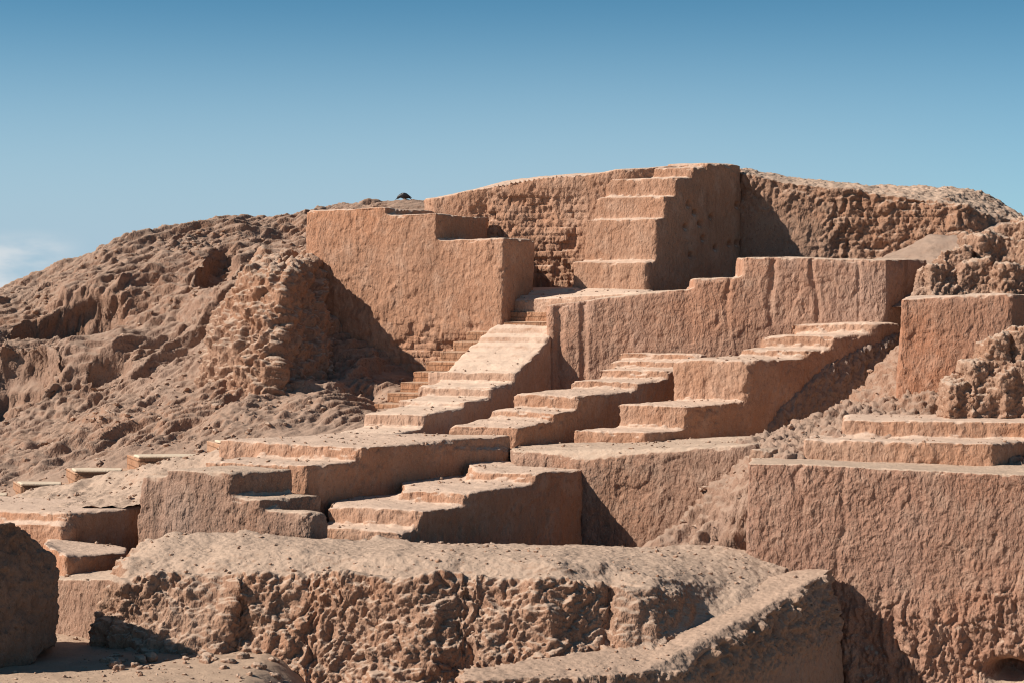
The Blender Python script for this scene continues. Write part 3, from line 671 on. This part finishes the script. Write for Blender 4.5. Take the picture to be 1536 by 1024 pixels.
SBb = [(x+(.28 if 5 < i < 10 else 0), y-(.1 if 5 < i < 11 else 0), CZ-6.6) for i, (x, y, z) in enumerate(SBt)]
M_stub = earth('trodden_mud', (.36, .24, .175), (.45, .325, .25), (.16, .11, .09), .3, .9, 1.2, .9)
def stub_disp(p, n):
    m = 1-sst(.35, .75, n[:, 2]); hi = sst(CZ-5.4, CZ-4.6, p[:, 2])
    return plaster(1.2, 184)(p, n)+.04*(fbm(p*f32(11), 4, 186, .65)-.5)+rough(.9, 77, .7, .0, .5)(p, n)*m*hi
walls('sloping_wall_stub', [(SBt, SBb)], M_stub, stub_disp, 'sloping broken wall stub in the foreground running up to the retaining wall', cat='wall', vox=.022, smooth=4)

# ---------------------------------------------------------------- the crow
def crow():
    x, y, z = W(606, 298, 53.0)
    hv = arrays(bpy.data.objects['hill'].data)[0]; z = float(hv[np.argmin((hv[:, 0]-x)**2+(hv[:, 1]-y)**2), 2])-.025
    m = bpy.data.materials.new('black_feathers'); m.use_nodes = True; b = m.node_tree.nodes['Principled BSDF']
    b.inputs['Base Color'].default_value = (.012, .012, .016, 1); b.inputs['Roughness'].default_value = .5
    root = bpy.data.objects.new('crow', None); COL.objects.link(root); root.location = (x, y, z); tag(root, 'black crow pecking at the ground on the hill top behind the large wall', 'bird')
    def lathe(name, pts, squash=1., par=root, seg=14):
        bm = bmesh.new(); rings = []
        for k, (px, pz, r, w) in enumerate(pts):
            a = pts[max(k-1, 0)]; c = pts[min(k+1, len(pts)-1)]; t = Vector((c[0]-a[0], 0, c[1]-a[1])).normalized(); up = Vector((-t.z, 0, t.x))
            rings.append([bm.verts.new(Vector((px, 0, pz))+up*(r*math.cos(2*math.pi*i/seg))+Vector((0, w*math.sin(2*math.pi*i/seg), 0))) for i in range(seg)])
        for a, c in zip(rings, rings[1:]):
            for i in range(seg): bm.faces.new((a[i], a[(i+1) % seg], c[(i+1) % seg], c[i]))
        bm.faces.new(rings[0]); bm.faces.new(rings[-1]); bmesh.ops.recalc_face_normals(bm, faces=bm.faces)
        me = bpy.data.meshes.new(name); bm.to_mesh(me); bm.free(); me.materials.append(m)
        for f in me.polygons: f.use_smooth = True
        o = bpy.data.objects.new(name, me); COL.objects.link(o); o.parent = par; return o
    lathe('body', [(-.185, .035, .012, .01), (-.165, .055, .032, .028), (-.135, .085, .042, .038), (-.1, .105, .05, .046), (-.05, .115, .075, .07), (.01, .11, .085, .082), (.06, .095, .07, .07), (.1, .075, .045, .05), (.13, .06, .02, .03)])
    lathe('beak', [(-.185, .036, .014, .011), (-.21, .022, .009, .008), (-.235, .004, .002, .002)])
    lathe('tail', [(.1, .08, .02, .04), (.16, .045, .012, .04), (.215, .01, .006, .032)])
    for s in (-1, 1):
        w = lathe('wing', [(-.06, .135, .03, .012), (0, .13, .05, .016), (.06, .115, .05, .014), (.13, .085, .028, .01), (.2, .05, .006, .004)]); w.location = (0, s*.072, .01)
        lathe('leg', [(.01, .05, .014, .014), (.005, -.02, .007, .007), (-.005, -.09, .006, .006)]).location = (0, s*.03, 0)
crow()

# ---------------------------------------------------------------- loose clods
def clod_mesh(seed):
    S = Solid(); bm = bmesh.new(); bmesh.ops.create_icosphere(bm, subdivisions=3, radius=1.); me = bpy.data.meshes.new('earth_clod'); bm.to_mesh(me); bm.free()
    v = np.empty(len(me.vertices)*3, f32); me.vertices.foreach_get('co', v); v = v.reshape(-1, 3)
    r = 1+1.1*(fbm(v*f32(1.1)+f32(seed*5), 2, seed)-.5)+.35*(vn(v*f32(3.4), seed+3)-.5)
    v = v*r[:, None]*np.array([1, .8, .68], f32); me.vertices.foreach_set('co', v.ravel()); me.update(); me.materials.append(M_rough)
    for f in me.polygons: f.use_smooth = True
    return me
CM = [clod_mesh(i) for i in range(6)]
def scatter(fn, spots, label, group, lo, hi):
    for x, y in spots:
        o = bpy.data.objects.new('earth_clod', random.choice(CM)); COL.objects.link(o); s = random.uniform(lo, hi)*random.uniform(.7, 1.2)
        z = float(fn(np.array([x]), np.array([y]))[0])
        o.location = (x, y, z+s*.15); o.scale = (s, s, s); o.rotation_euler = (random.uniform(-.3, .3), random.uniform(-.3, .3), random.uniform(0, 6.28))
        tag(o, label, 'clod', group)
sp = []
while len(sp) < 45:
    px = random.uniform(150, 560); y = random.uniform(25.8, 27.2)-(.35 if px > 300 else 0); sp.append(((px-768)/F*y, y))
scatter(ground_z, sp, 'small clod of earth fallen on the sand at the foot of the front ridge', 'clods at the foot of the ridge', .03, .1)

def stones(name, sheet_name, keep, count, seed, lo, hi, label):
    """loose stones and clods too many to count, one mesh lying on a terrain sheet"""
    rs = np.random.RandomState(seed); v, n = sheet_name if isinstance(sheet_name, tuple) else arrays(bpy.data.objects[sheet_name].data)[:2]
    k = np.nonzero(keep(v) & (n[:, 2] > .3))[0]; k = rs.choice(k, count)
    bm = bmesh.new(); bmesh.ops.create_icosphere(bm, subdivisions=1, radius=1.); t = bpy.data.meshes.new('t'); bm.to_mesh(t); bm.free(); bv, _, bq = arrays(t); bpy.data.meshes.remove(t)
    V = []; Q = []
    for a, i in enumerate(k):
        s = lo*(hi/lo)**(rs.rand()**2.2); w = bv*(1+.55*(rs.rand(len(bv), 1)-.5))*np.array([1, .55+.5*rs.rand(), .45+.4*rs.rand()])*s
        c, d = math.cos(rs.rand()*6.28), 0; th = rs.rand()*6.28; c, d = math.cos(th), math.sin(th)
        w = np.stack([w[:, 0]*c-w[:, 1]*d, w[:, 0]*d+w[:, 1]*c, w[:, 2]+w[:, 0]*(rs.rand()-.5)*.6], 1)
        V.append(w+v[i]+n[i]*s*.15+rs.randn(3)*np.array([.02, .02, 0])); Q.append(bq+a*len(bv))
    me = quadmesh(np.concatenate(V).astype(f32), np.concatenate(Q), name); me.materials.append(M_rough)
    me.polygons.foreach_set('use_smooth', np.zeros(len(me.polygons), bool))
    o = bpy.data.objects.new(name, me); COL.objects.link(o); tag(o, label, None, None, 'stuff')
def hk(v):
    px = v[:, 0]/v[:, 1]*F+768; py = HZ-(v[:, 2]-CZ)/v[:, 1]*F
    return (vn(v*f32(.9), 3) > .42) & (px > -20) & (px < 640) & (py > 340) & (v[:, 1] > 36.6) & (v[:, 1] < 51)
stones('loose_stones', 'hill', hk, 2200, 3, .015, .09, 'loose stones and clods strewn over the left hill')
stones('rubble', 'debris_slope', lambda v: (v[:, 2] > CZ-4.2) & (v[:, 0] > 2.4), 1100, 5, .012, .08, 'loose rubble strewn over the debris slope')
def tread_points(names):
    V = []; N_ = []
    for o in bpy.data.objects:
        r_ = o.parent or o
        if o.type == 'MESH' and r_.name.split('.')[0] in names and o.name.split('.')[0] in ('step', 'tier', 'terrace', 'low_terrace', 'low_steps', 'landing', 'stepped_block', 'low_block', 'mud_brick_ridge', 'sloping_wall_stub', 'wall_stub'):
            v, n, _ = arrays(o.data); off = np.array(r_.location, f32); k = n[:, 2] > .85; V.append(v[k]+off); N_.append(n[k])
    v = np.concatenate(V); n = np.concatenate(N_)
    return v, n
_cv, _cn = tread_points(('staircase', 'ramp_staircase', 'terrace', 'low_terrace', 'low_steps', 'stepped_block', 'low_block', 'landing', 'mud_brick_ridge', 'sloping_wall_stub', 'wall_stub'))
stones('crumbs', (_cv, _cn), lambda v: fbm(v*f32(1.1), 3, 33) > .46, 3000, 12, .005, .045, 'crumbs of fallen mud lying on the steps and terraces')
stones('pebbles', 'ground', lambda v: (v[:, 0] < -2.4) & (v[:, 0] > -8) & (v[:, 1] < 28.6) & (v[:, 1] > 23) & (vn(v*f32(.8), 9) > .45), 900, 8, .006, .045, 'pebbles on the sandy ground')
stones('gravel', 'bank', lambda v: vn(v*f32(1.3), 4) > .5, 500, 6, .012, .06, 'small stones on the earth bank')

# ---------------------------------------------------------------- light, sky, camera
SUN = Vector((-1, -.25, .78)).normalized()
sun = bpy.data.lights.new('sun', 'SUN'); sun.energy = 5; sun.angle = R(.53); sun.color = (1, .9, .78)
so = bpy.data.objects.new('sun', sun); COL.objects.link(so); so.rotation_euler = SUN.to_track_quat('Z', 'Y').to_euler(); so.location = (-30, 20, 40)
w = bpy.data.worlds.new('World'); scene.world = w; w.use_nodes = True; nt = w.node_tree; bg = nt.nodes['Background']
sky = nt.nodes.new('ShaderNodeTexSky'); sky.sky_type = 'NISHITA'; sky.sun_disc = False
sky.sun_elevation = math.asin(SUN.z); sky.sun_rotation = math.atan2(SUN.x, SUN.y); sky.altitude = 900; sky.air_density = 1.; sky.dust_density = .2; sky.ozone_density = 2.
tc = nt.nodes.new('ShaderNodeTexCoord'); mp = nt.nodes.new('ShaderNodeMapping'); mp.inputs['Scale'].default_value = (1, 1, 2.2)
nt.links.new(tc.outputs['Generated'], mp.inputs[0]); nt.links.new(mp.outputs[0], sky.inputs[0])
def smix(fac, a, b, mode='MIX'):
    k = nt.nodes.new('ShaderNodeMix'); k.data_type = 'RGBA'; k.blend_type = mode
    for i, x in ((0, fac), (6, a), (7, b)):
        if isinstance(x, tuple): k.inputs[i].default_value = (*x, 1)
        elif isinstance(x, (int, float)): k.inputs[i].default_value = x
        else: nt.links.new(x, k.inputs[i])
    return k.outputs[2]
def srange(x, a, b, c, d):
    k = nt.nodes.new('ShaderNodeMapRange'); k.interpolation_type = 'SMOOTHSTEP'
    for i, v in zip((1, 2, 3, 4), (a, b, c, d)): k.inputs[i].default_value = v
    nt.links.new(x, k.inputs[0]); return k.outputs[0]
def smul(a, b):
    k = nt.nodes.new('ShaderNodeMath'); k.operation = 'MULTIPLY'
    for i, x in enumerate((a, b)):
        if isinstance(x, (int, float)): k.inputs[i].default_value = x
        else: nt.links.new(x, k.inputs[i])
    return k.outputs[0]
se = nt.nodes.new('ShaderNodeSeparateXYZ'); nt.links.new(tc.outputs['Generated'], se.inputs[0])
col = smix(1., sky.outputs[0], (.5, .92, .9), 'MULTIPLY')
zen = srange(se.outputs[2], .2, .7, 1., .4); cz_ = nt.nodes.new('ShaderNodeCombineXYZ')
for i_ in range(3): nt.links.new(zen, cz_.inputs[i_])
col = smix(1., col, cz_.outputs[0], 'MULTIPLY')
# dust haze above the horizon, thinner away from the sun
haze = smul(srange(se.outputs[2], .02, .165, 1., 0.), srange(se.outputs[0], 0., .45, 1., .45))
col = smix(haze, col, (3.15, 4.35, 5.2))
# one thin low cloud
cm = nt.nodes.new('ShaderNodeMapping'); cm.inputs['Scale'].default_value = (18, 18, 60); nt.links.new(tc.outputs['Generated'], cm.inputs[0])
cn = nt.nodes.new('ShaderNodeTexNoise'); cn.inputs['Scale'].default_value = 1.; cn.inputs['Detail'].default_value = 6; nt.links.new(cm.outputs[0], cn.inputs['Vector'])
cl = smul(smul(srange(cn.outputs['Fac'], .36, .58, 0., 1.), srange(se.outputs[0], -.205, -.235, 0., 1.)), smul(srange(se.outputs[2], .036, .022, 0., 1.), .95))
col = smix(cl, col, (5.2, 5.6, 5.9))
nt.links.new(col, bg.inputs[0]); bg.inputs[1].default_value = .1
cam = bpy.data.cameras.new('camera'); cam.sensor_width = 36; cam.lens = F/1536*36; cam.shift_y = (HZ-512)/1536; cam.clip_end = 10000
co = bpy.data.objects.new('camera', cam); COL.objects.link(co); co.location = (0, 0, CZ); co.rotation_euler = (R(90), 0, 0); scene.camera = co
vs = scene.view_settings; vs.view_transform = 'Standard'; vs.look = 'None'; vs.exposure = .35; vs.gamma = 1
scene.cycles.max_bounces = 6; scene.cycles.diffuse_bounces = 4
scene.cycles.use_denoising = True; scene.cycles.filter_width = 1.1
